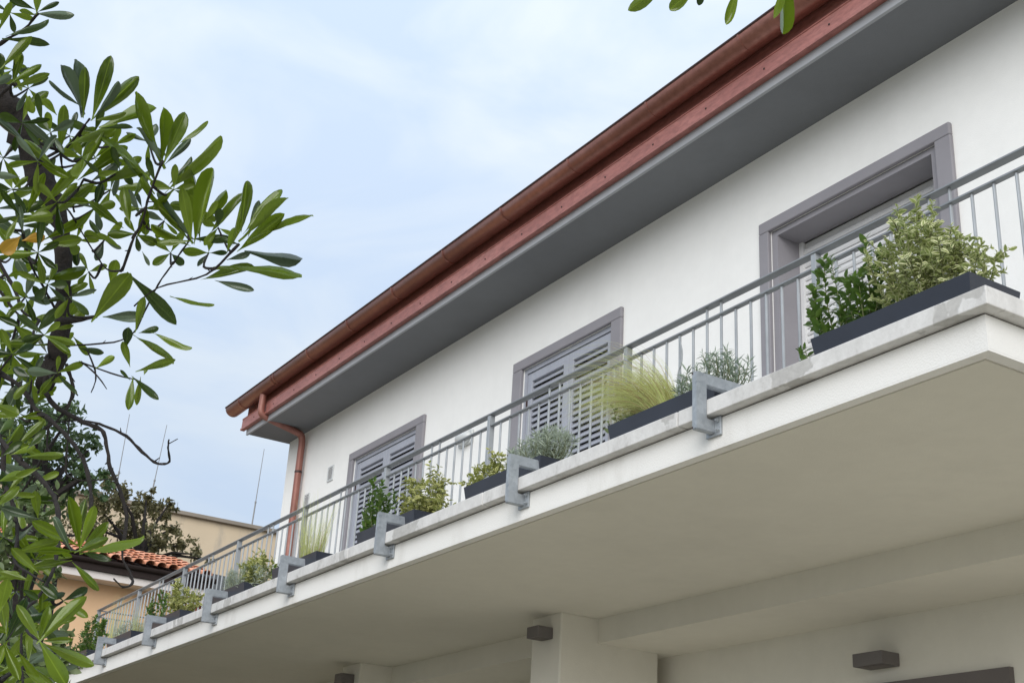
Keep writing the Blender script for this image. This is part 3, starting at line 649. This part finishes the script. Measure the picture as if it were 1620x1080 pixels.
for c in range(19):
    for r_ in range(7):
        x = NE+0.05-0.34*r_; y = 3.7+0.2*c
        o = put('tile', tmh, None, rf, (x+random.uniform(-.01, .01), y+random.uniform(-.008, .008), 4.825+sl_*0.34*r_+0.012), rot=(random.uniform(-.03, .03), rot[1]+random.uniform(-.02, .01), random.uniform(-.03, .03)))
# low dark-roofed red house glimpsed through the balusters
fh = empty('low_house', (-27, 9.6, GROUND), 'low red brown house with grey roof glimpsed through the far balusters', 'house')
part('wall', MB().box(-30, -26, 8.25, 12.2, GROUND, 5.15), M['farred'], fh)
part('roof', MB().prism([(8.1, 5.42), (12.4, 5.42), (12.4, 5.62), (8.1, 5.78)], -30.2, -25.7), M['slate'], fh)
part('white_fascia', MB().box(-30.1, -25.85, 8.18, 12.3, 5.15, 5.42), M['cornice'], fh)
for k in range(7):
    y = 8.5+0.5*k
    wnd = part('window', MB().box(-26.0, -25.96, y, y+0.34, 4.05, 4.85), M['dark'], fh)
    part('sill', MB().box(-26.0, -25.9, y-0.04, y+0.38, 3.97, 4.045), M['cornice'], wnd)
# beige building
bb = empty('beige_building', (-36, 9, GROUND), 'plain beige rendered building with flat parapet behind the tiled roof', 'building')
part('wall', MB().box(-44, -32, 1.0, 17, GROUND, 8.48), M['beige'], bb)
part('parapet_cap', MB().box(-44.1, -31.88, 0.9, 17.1, 8.481, 8.58, 0.01), M['beigecap'], bb)
# aerials
for lab, (a, b), (c, d) in (('left of the three tall thin whip aerials', (205, 655), (183, 775)), ('middle of the three tall thin whip aerials', (264, 672), (234, 800)), ('right thin whip aerial nearest the copper downpipe', (418, 710), (396, 842))):
    t_ = at_x(a, b, -34); s_ = at_x(c, d, -34); s_ = Vector((s_.x, s_.y, 8.5)) if s_.z > 8.5 else s_
    e = empty('whip_aerial', tuple(s_), lab, 'aerial', 'whip aerials on the beige building')
    m_ = s_.lerp(t_, 0.45)
    part('mast', MB().tube([s_, m_], 0.022, 6), M['mast'], e); part('whip', MB().tube([m_, t_], [0.014, 0.009], 6), M['mast'], e)
    part('collar', MB().tube([m_-(t_-s_)*0.008, m_+(t_-s_)*0.008], 0.03, 6), M['mast'], e)

# background trees: clumps of small leaves round limbs
def clump_tree(name, label, cat, x, clumps, trunk_px, mat, leaf, per, tmpl=OV, squash=1.0):
    b = at_x(*trunk_px, x); base = (b.x, b.y, GROUND); e = empty(name, base, label, cat)
    k = abs(x)/FPX/0.86
    cs = [(at_x(px, py, x+random.uniform(-0.8, 0.8)), r*k) for px, py, r in clumps]
    tk = MB(); tz = min(c.z for c, r in cs)
    top = Vector((b.x, b.y, tz+0.3)); tk.tube([base, Vector(base).lerp(top, 0.5)+Vector((0.1, 0.05, 0)), top], [0.16, 0.12, 0.09], 8)
    for c, r in cs: tk.tube([top-Vector((0, 0, 0.5)), top.lerp(c, 0.5)+Vector((random.uniform(-.1, .1), random.uniform(-.1, .1), -0.1)), c], [0.06, 0.035, 0.012], 5)
    part('trunk', tk, M['bark'], e)
    P = []
    for c, r in cs:
        n = int(per*r*r); subs = rng.normal(0, 0.45, (max(3, n//22), 3))*r
        idx = rng.integers(0, len(subs), n)
        P.append(np.array(c)+subs[idx]*np.array([1, 1, squash])+rng.normal(0, 0.15, (n, 3))*r)
    P = np.concatenate(P); n = len(P)
    leaf_cloud('crown', tmpl, P, rng.normal(0, 1, (n, 3)), rng.normal(0, 1, (n, 3))+np.array([0, 0, 1.2]), leaf*(0.6+0.8*rng.random(n)), M[mat], e)
clump_tree('evergreen_tree', 'dark evergreen tree behind the hanging twigs', 'tree', -17, [(60, 655, 34), (105, 668, 30), (140, 712, 24), (95, 735, 40), (45, 715, 46), (142, 762, 22), (163, 757, 13), (15, 690, 40), (85, 775, 36), (35, 770, 40), (118, 745, 25)], (40, 900), 'everg', 0.075, 3600)
clump_tree('olive_brown_tree', 'brown olive leaved tree between the tiled roof and the beige wall', 'tree', -27, [(190, 790, 24), (228, 805, 22), (258, 812, 17), (285, 862, 16), (245, 858, 22), (205, 840, 28), (308, 876, 12), (155, 800, 24), (268, 796, 9), (135, 830, 30), (175, 760, 14), (232, 785, 14), (330, 885, 7), (275, 835, 12)], (220, 900), 'olive', 0.085, 4200)
clump_tree('pale_bush', 'pale green small leaved bush low behind the foreground branches', 'bush', -9, [(40, 800, 36), (20, 830, 40), (55, 840, 34), (30, 870, 40), (70, 870, 30), (90, 905, 22), (20, 930, 40), (75, 1040, 40), (30, 1050, 50), (100, 1020, 20), (100, 1055, 20)], (20, 1070), 'palegreen', 0.06, 5200)

# ------------------------------------------------------------------ foreground tree
base_t = at_t(-190, 110, 2.15)
tree = empty('leathery_leaved_tree', (base_t.x-0.15, base_t.y-0.1, GROUND), 'foreground tree with leathery spoon shaped leaves hanging in at the left', 'tree')
LIMBS = []
def limb(name, pts, t0, t1, mat='bark', n=8, knots=0.12):
    """px, py, width in px; distance from the eye runs from t0 to t1"""
    q = smooth_path([(a, b, w_, t0+(t1-t0)*i/(len(pts)-1)) for i, (a, b, w_) in enumerate(pts)], 4)
    P = [at_t(a, b, t_) for a, b, w_, t_ in q]; R = [max(0.0007, float(w_)/2*float(t_)/FPX*0.96)*(1+random.uniform(-knots, knots)) for a, b, w_, t_ in q]
    P = [p+Vector((random.uniform(-1, 1), random.uniform(-1, 1), random.uniform(-1, 1)))*r_*0.25 for p, r_ in zip(P, R)]
    LIMBS.extend(P)
    mb = MB().tube(P, R, n)
    if name == 'twig' and len(pts) > 4:
        for k in range(3, len(P)-2, 4):
            v = Vector((random.uniform(-1, 1), random.uniform(-1, 1), random.uniform(-0.6, 1))).normalized()
            mb.tube([P[k], P[k]+v*random.uniform(0.006, 0.014)], [R[k]*0.6, R[k]*0.25], 5)
    return part(name, mb, M[mat], tree, True)
g0 = Vector((base_t.x-0.15, base_t.y-0.1, GROUND))
part('trunk', MB().tube([g0, g0+Vector((0.03, 0.02, 0.9)), g0.lerp(base_t, 0.75)+Vector((-0.05, 0, 0)), base_t+Vector((0, 0, 0.1)), at_t(-180, -120, 2.2)], [0.07, 0.058, 0.05, 0.045, 0.035], 10), M['bark'], tree, True)
limb('bough', [(-185, 100, 60), (-40, 95, 44), (0, 152, 42), (30, 200, 38), (55, 262, 42), (84, 310, 32), (98, 360, 26), (101, 420, 25), (100, 480, 26), (95, 540, 31), (82, 585, 33), (72, 608, 26)], 2.12, 2.0, n=10)
limb('overhead_branch', [(-180, -110, 50), (120, -210, 40), (500, -230, 32), (850, -150, 22), (1040, -60, 12), (1120, -55, 9), (1240, -85, 5)], 2.2, 1.9)
limb('branch', [(92, 507, 14), (120, 506, 10), (152, 500, 5)], 2.0, 1.93)
T = [([(105, 547, 4), (180, 541, 3.2), (212, 525, 3), (228, 495, 3), (250, 450, 3.4), (275, 415, 3.5), (300, 380, 4)], 2.0, 1.86),
 ([(212, 484, 3), (250, 455, 3.5), (310, 440, 4.5), (340, 425, 5), (378, 386, 6)], 1.9, 1.84),
 ([(193, 428, 7), (208, 385, 5.5), (226, 348, 5), (236, 308, 5), (257, 256, 6)], 1.9, 1.85),
 ([(85, 310, 6), (110, 335, 3.5), (140, 385, 3), (168, 425, 3), (192, 428, 5)], 2.0, 1.9),
 ([(118, 335, 4), (100, 272, 4.5), (95, 238, 5)], 2.0, 1.9),
 ([(62, 262, 7), (100, 240, 4), (142, 188, 4)], 2.0, 1.9),
 ([(85, 310, 6), (118, 305, 4), (132, 284, 4)], 2.0, 1.9),
 ([(-5, 408, 6), (25, 462, 7), (35, 492, 6), (62, 506, 4)], 2.1, 2.0), ([(-5, 455, 6), (25, 493, 5), (45, 512, 4)], 2.1, 2.05),
 ([(125, 572, 3.5), (175, 590, 3), (212, 600, 2.5)], 1.98, 1.88), ([(128, 572, 4), (150, 590, 3), (169, 615, 2)], 1.98, 1.92),
 ([(138, 553, 3), (150, 585, 4), (151, 602, 3), (144, 621, 2)], 1.97, 1.95),
 ([(105, 575, 7), (113, 600, 8), (115, 622, 8), (106, 645, 6), (90, 665, 5), (68, 679, 4)], 2.0, 1.95),
 ([(-45, 575, 12), (0, 590, 10), (35, 614, 9), (55, 645, 9), (80, 665, 9), (110, 695, 8), (135, 735, 8), (143, 780, 8), (142, 820, 8), (125, 845, 6), (85, 843, 4)], 2.0, 1.7),
 ([(80, 580, 10), (70, 612, 9), (85, 640, 9), (120, 662, 8), (160, 680, 9), (168, 702, 7), (175, 740, 8), (190, 775, 8), (200, 815, 8), (196, 850, 6.5), (194, 882, 5), (206, 905, 4.5), (210, 922, 5), (195, 928, 4), (180, 915, 3)], 2.0, 1.75),
 ([(84, 668, 4), (130, 665, 4.5), (165, 673, 5), (200, 690, 6), (225, 715, 6), (250, 733, 5), (268, 730, 4.5), (266, 712, 4), (267, 695, 3)], 1.97, 1.85), ([(266, 702, 3), (281, 694, 2)], 1.86, 1.85),
 ([(-60, 640, 14), (-5, 690, 11), (15, 712, 10), (45, 740, 10), (75, 770, 9), (90, 800, 9), (92, 850, 9), (85, 900, 7.5), (60, 945, 7), (40, 965, 6), (34, 1010, 5), (36, 1090, 5)], 1.9, 1.45),
 ([(-30, 650, 11), (3, 700, 9), (6, 760, 9), (18, 790, 8), (28, 840, 8), (22, 885, 5), (45, 905, 4), (70, 920, 3)], 1.9, 1.6),
 ([(78, 668, 5), (75, 710, 4), (95, 720, 3), (112, 722, 3)], 1.97, 1.9), ([(110, 655, 4), (108, 690, 4), (104, 745, 4.5), (120, 757, 3), (140, 760, 3), (187, 756, 2)], 1.97, 1.85),
 ([(36, 990, 5), (50, 1005, 5), (66, 1014, 6)], 1.45, 1.35), ([(40, 965, 5), (22, 995, 5), (10, 1012, 5)], 1.5, 1.4), ([(90, 845, 7), (112, 868, 6), (122, 872, 6)], 1.62, 1.55),
 ([(-10, 75, 12), (12, 62, 7), (40, 45, 5), (60, 22, 6)], 2.0, 1.9), ([(0, 152, 9), (20, 132, 5)], 2.0, 1.95), ([(35, 365, 6), (50, 420, 5), (75, 465, 5), (92, 498, 7)], 1.95, 2.0),
 ([(1040, -60, 6), (1046, -20, 3)], 1.92, 1.9), ([(1120, -55, 6), (1100, -18, 3)], 1.91, 1.9), ([(1180, -68, 5), (1166, -18, 3)], 1.9, 1.9), ([(1240, -85, 4), (1240, -45, 3)], 1.9, 1.88)]
for i, (p_, a_, b_) in enumerate(T): limb('twig', [(x_, y_, w_*0.82) for x_, y_, w_ in p_], a_, b_, 'bark', 6, 0.22)

def big_leaf(bend, curl, fold):
    prof = [(0, .07), (.1, .14), (.2, .32), (.35, .62), (.5, .87), (.64, 1.0), (.78, .96), (.89, .74), (.965, .38), (1.0, .05)]
    m = MB()
    for s, w_ in prof:
        for k in (-1, -0.5, 0, 0.5, 1):
            x = k*w_*0.5
            z = fold*abs(x)-curl*(abs(k)**3)*w_*0.22-bend*s*s+0.02*math.sin(9*s+2*k)
            m.v.append((x, s, z))
    for i in range(len(prof)-1):
        for k in range(4): m.f.append((5*i+k, 5*i+k+1, 5*i+k+6, 5*i+k+5))
    me = bpy.data.meshes.new('leaf'); me.from_pydata(m.v, [], m.f); me.shade_smooth(); me.update(); return me
LV = {}
for mt in ('leaf', 'leafyel', 'leafgrey', 'leafdark'):
    LV[mt] = []
    for bnd, cu, fo in ((0.10, 0.6, 0.35), (0.22, 0.9, 0.25), (-0.10, 0.5, 0.5), (0.05, 1.2, 0.15)):
        me = big_leaf(bnd, cu, fo); me.materials.append(M[mt]); LV[mt].append(me)
def leaf(bx_, by_, tx_, ty_, w_, t, mt='leaf'):
    Lp = math.hypot(tx_-bx_, ty_-by_)
    bx_ -= 0.10*(tx_-bx_); by_ -= 0.10*(ty_-by_)
    dz = random.uniform(-0.38, 0.38)*Lp*t/FPX
    B = at_t(bx_, by_, t); Tp = at_t(tx_, ty_, t+dz)
    y = Tp-B; L = y.length; y.normalize()
    real_w = max(0.21*L, w_*t/FPX*0.76)
    view = -B.normalized(); view = (view-y*view.dot(y)).normalized()
    rollc = min(1.0, w_*t/FPX/real_w); roll = math.acos(rollc)*random.choice((-1, 1))+random.uniform(-0.25, 0.25)
    side = y.cross(view)
    nrm = view*math.cos(roll)+side*math.sin(roll)
    if random.random() < 0.72: nrm = -nrm          # mostly the underside shows from below
    x = y.cross(nrm).normalized(); nrm = x.cross(y)
    if mt == 'leaf' and random.random() < 0.16: mt = 'leafdark'
    o = put('leaf', random.choice(LV[mt]), None, tree, tuple(B))
    mw = Matrix((x*real_w, y*L, nrm*L)).transposed()
    q = Matrix((x, y, nrm)).transposed().to_quaternion()
    o.rotation_mode = 'QUATERNION'; o.rotation_quaternion = q; o.scale = (real_w, L, L*0.8)
    return o
LEAVES = {
 1.9: '60 22 118 23 18 g,62 18 93 3 10,58 20 60 -14 15,52 14 16 0 15,55 24 30 17 11 g,15 55 76 27 9,0 45 18 2 12,10 62 79 68 12,5 105 52 58 18,3 122 0 85 16,20 130 34 84 17,20 130 65 100 15,25 138 78 116 14,-10 135 20 120 16,'
      '128 178 115 95 12 g,130 175 94 105 12 g,125 166 75 131 8 g,132 180 136 110 15,148 182 176 90 23,150 185 219 121 22,156 178 186 128 9 g,152 190 197 176 10,165 200 249 173 14,165 203 211 205 7 g,'
      '42 152 52 180 17 y,66 192 58 147 10 g,88 180 68 156 15,95 237 103 164 21,95 243 152 200 16,112 226 186 190 14,90 235 36 188 12 g,90 240 45 205 11 g,86 264 38 220 19,38 224 -6 188 15 g,28 280 -5 277 15,'
      '125 277 166 208 16,130 281 202 234 20,146 286 192 258 13 g,150 292 229 278 15,235 282 163 211 15,70 322 121 264 20,78 342 152 290 28,45 332 71 274 16,'
      '36 366 30 324 16 g,40 346 82 341 22,36 357 76 356 12,75 376 132 344 21,75 386 131 376 24,30 370 -4 348 18 g,38 380 72 372 22 y,30 376 3 400 30 y,110 388 125 400 22 y,'
      '255 257 196 153 17,256 256 211 205 9 g,255 250 256 169 15,262 251 291 179 29,265 256 302 220 13 g,285 226 331 195 9,268 297 344 212 18,268 291 301 245 12,245 287 232 249 14 g,240 301 194 239 15,'
      '205 352 196 294 23,222 341 205 299 12 g,190 357 139 318 15,212 312 240 268 16,190 392 154 367 8,218 372 232 330 18',
 1.86: '302 378 289 297 25,310 376 339 268 23,316 372 311 264 16,318 352 356 299 11,325 348 347 318 14,300 373 237 314 10 g,298 376 216 288 9,308 378 366 378 19,335 367 393 311 16,300 381 249 385 11,296 386 240 354 11,'
       '382 360 390 287 22,390 364 444 297 16,394 370 411 317 15 g,385 377 460 319 16,382 393 457 338 24,400 379 492 334 13,370 382 392 312 14,376 386 338 376 12,360 397 371 360 15,'
       '395 398 478 406 11 g,350 423 476 413 12,325 441 401 425 17,345 445 401 461 14 g,275 470 338 487 6,362 410 396 399 14 g',
 1.88: '150 502 207 430 40,168 501 224 500 23 g,208 438 281 511 20,215 521 228 471 17,175 446 185 411 23,226 400 236 421 8 g,222 526 250 518 14,245 527 304 546 12,200 547 203 517 20,205 577 196 540 16,214 533 271 580 11,'
       '220 586 277 568 15,154 581 181 564 14,210 600 203 647 17,212 598 251 632 12,222 600 216 642 10,205 600 190 585 7,228 592 232 580 8',
 2.0: '60 441 136 419 8,85 471 138 449 15,60 523 92 488 22,25 516 56 541 23,0 543 48 545 20,55 546 112 545 9,85 521 116 515 9,128 551 165 558 14,118 535 140 560 14,5 592 56 575 18,34 602 16 640 28 g,48 612 60 558 20,80 604 106 598 14,0 664 25 618 20,-4 528 19 531 15 y,45 441 25 409 20 g,100 470 125 455 15,70 480 52 452 14,'
      '105 505 122 478 20,112 512 133 490 18 y,108 520 95 500 14,20 470 -5 440 18,15 490 40 480 14,-5 500 30 515 14,10 560 40 530 18',
 1.75: '30 702 71 664 14,45 708 72 680 15 g,0 683 22 663 16,20 718 57 705 13,40 722 102 718 16,60 740 25 752 14,5 720 35 700 15,-5 640 30 655 22,0 760 38 745 18,'
       '-5 800 30 770 18,60 760 92 748 14 g',
 1.55: '125 862 107 784 16,120 852 136 788 18,127 864 148 800 21,118 860 50 826 24,130 869 172 824 20,135 872 227 840 13,132 874 176 886 14 g,110 867 84 818 16 g,115 872 58 872 15,28 872 92 856 24,122 872 172 850 20,108 887 48 897 18,118 892 158 932 13,45 917 -2 904 11,55 920 92 947 11,-5 916 32 906 17 y,35 932 60 948 14 g,100 880 60 850 16,60 905 20 870 20,70 950 105 935 14',
 1.35: '65 1011 139 944 24,65 1009 106 958 22,68 1013 117 1010 10,72 1019 148 1051 18,66 1019 102 1082 32,60 1013 76 958 18,62 1011 26 955 20,12 1006 42 946 20,10 1001 -2 945 24,15 1011 48 978 18,8 1021 32 1076 21,10 1016 -14 1055 22,0 965 12 915 26,40 1062 84 1092 14,30 1032 62 1078 16,20 985 70 975 18,5 1060 40 1040 20',
 1.9001: '1050 -22 992 16 26,1098 -18 1062 14 26,1112 -18 1106 9 15,1168 -20 1147 40 20,1240 -46 1236 53 20,1246 -40 1228 30 10'}
for t_, txt in LEAVES.items():
    for it in txt.split(','):
        q = it.split(); v = [float(a) for a in q[:5]]
        leaf(*v, t_+random.uniform(-0.07, 0.07), {'g': 'leafgrey', 'y': 'leafyel'}.get(q[5], 'leaf') if len(q) > 5 else 'leaf')
FILL = [(150, 210, 5, 42, 1.95), (190, 270, 5, 42, 1.95), (235, 225, 4, 36, 1.95), (275, 300, 5, 40, 1.92), (310, 330, 5, 38, 1.92), (345, 360, 4, 36, 1.9), (215, 370, 5, 40, 1.95), (165, 380, 5, 42, 1.95), (260, 350, 4, 38, 1.95), (130, 250, 5, 40, 1.9), (80, 210, 5, 42, 1.9), (45, 140, 5, 44, 2.0), (20, 300, 6, 46, 1.95), (75, 450, 5, 44, 1.95), (140, 430, 4, 36, 1.95), (50, 600, 5, 44, 1.95), (30, 660, 5, 46, 1.95), (20, 560, 6, 44, 1.95),
        (35, 195, 5, 50, 1.9), (60, 255, 5, 55, 1.88), (90, 320, 5, 55, 1.88), (60, 400, 6, 55, 1.9), (110, 470, 5, 45, 1.9), (70, 530, 6, 50, 1.9), (90, 590, 5, 42, 1.92), (30, 340, 5, 50, 1.95), (150, 330, 5, 48, 1.95), (180, 230, 5, 45, 2.0), (120, 380, 4, 40, 2.05), (270, 400, 4, 40, 2.0), (330, 400, 4, 38, 2.0), (20, 110, 5, 45, 2.0), (40, 470, 6, 45, 2.0), (10, 780, 6, 55, 1.8), (60, 820, 5, 55, 1.75), (100, 950, 4, 50, 1.6), (45, 1050, 5, 65, 1.5),
        (5, 250, 6, 55, 2.25), (-5, 330, 6, 60, 2.25), (8, 440, 6, 55, 2.25), (5, 570, 6, 60, 2.2), (-5, 630, 5, 60, 2.1), (-8, 730, 6, 70, 1.95), (25, 790, 6, 60, 2.1), (5, 850, 6, 75, 1.9), (55, 885, 6, 60, 1.9), (25, 935, 6, 75, 1.8), (65, 985, 5, 60, 1.8), (15, 1060, 6, 85, 1.6), (85, 1065, 4, 60, 1.9),
        (60, 300, 6, 55, 2.3), (150, 250, 5, 50, 2.1), (175, 300, 5, 55, 2.1), (25, 400, 6, 55, 2.3), (60, 350, 5, 60, 2.2), (30, 520, 6, 55, 2.3), (75, 560, 5, 50, 2.15), (30, 180, 5, 55, 2.3), (15, 20, 5, 50, 2.2), (110, 215, 5, 50, 2.2), (225, 330, 4, 45, 2.0), (20, 610, 6, 60, 2.2), (15, 690, 6, 60, 2.1), (50, 640, 4, 45, 2.2), (40, 1000, 6, 70, 1.9), (20, 980, 6, 70, 1.9)]
limb_pts = list(LIMBS)
for (cx_, cy_, n_, L_, t_) in FILL:
    c_ = at_t(cx_, cy_, t_)
    q_ = min(limb_pts, key=lambda p: (p-c_).length+3*(p.normalized()-c_.normalized()).length)
    mid_ = c_.lerp(q_, 0.5)+Vector((random.uniform(-.01, .01), random.uniform(-.01, .01), -0.012))
    if (q_.normalized()-c_.normalized()).length < 0.05 and (q_-c_).length < 0.4: part('twig', MB().tube(smooth_path([q_[:], mid_[:], c_[:]], 4), [0.0024-0.0011*k/8 for k in range(9)], 5), M['bark'], tree, True)
    a0 = random.uniform(0, 6.28)
    for k in range(n_):
        a = a0+6.28*k/n_+random.uniform(-.4, .4); l_ = L_*random.uniform(0.7, 1.15)
        leaf(cx_+4*math.cos(a), cy_+4*math.sin(a), cx_+l_*math.cos(a), cy_+l_*math.sin(a)*0.9, random.uniform(8, 20), t_+random.uniform(-.06, .06), random.choice(('leaf', 'leaf', 'leaf', 'leafgrey')))
# the smallest leaves past three hundred become one part
lf_ = sorted([o for o in tree.children if o.name.startswith('leaf')], key=lambda o: -o.scale.x*o.scale.y/o.location.length)
if len(lf_) > 300:
    bpy.context.view_layer.update()
    V_ = []; F_ = []
    for o in lf_[300:]:
        m_ = o.matrix_local; n0 = len(V_); V_ += [(m_ @ v.co)[:] for v in o.data.vertices]; F_ += [tuple(i+n0 for i in p.vertices) for p in o.data.polygons]
        bpy.data.objects.remove(o)
    me = bpy.data.meshes.new('small_leaves'); me.from_pydata(V_, [], F_); me.shade_smooth(); me.update()
    for mt in ('leaf', 'leafdark', 'leaffresh', 'leafgrey'): me.materials.append(M[mt])
    nf = len(LV['leaf'][0].polygons); pick = rng.integers(0, 8, len(F_)//nf+1)
    for i, p_ in enumerate(me.polygons): p_.material_index = (0, 1, 1, 2, 2, 2, 3, 1)[pick[i//nf]]
    o = put('small_leaves', me, None, tree, tuple(WL[tree.name])); o['kind'] = 'stuff'
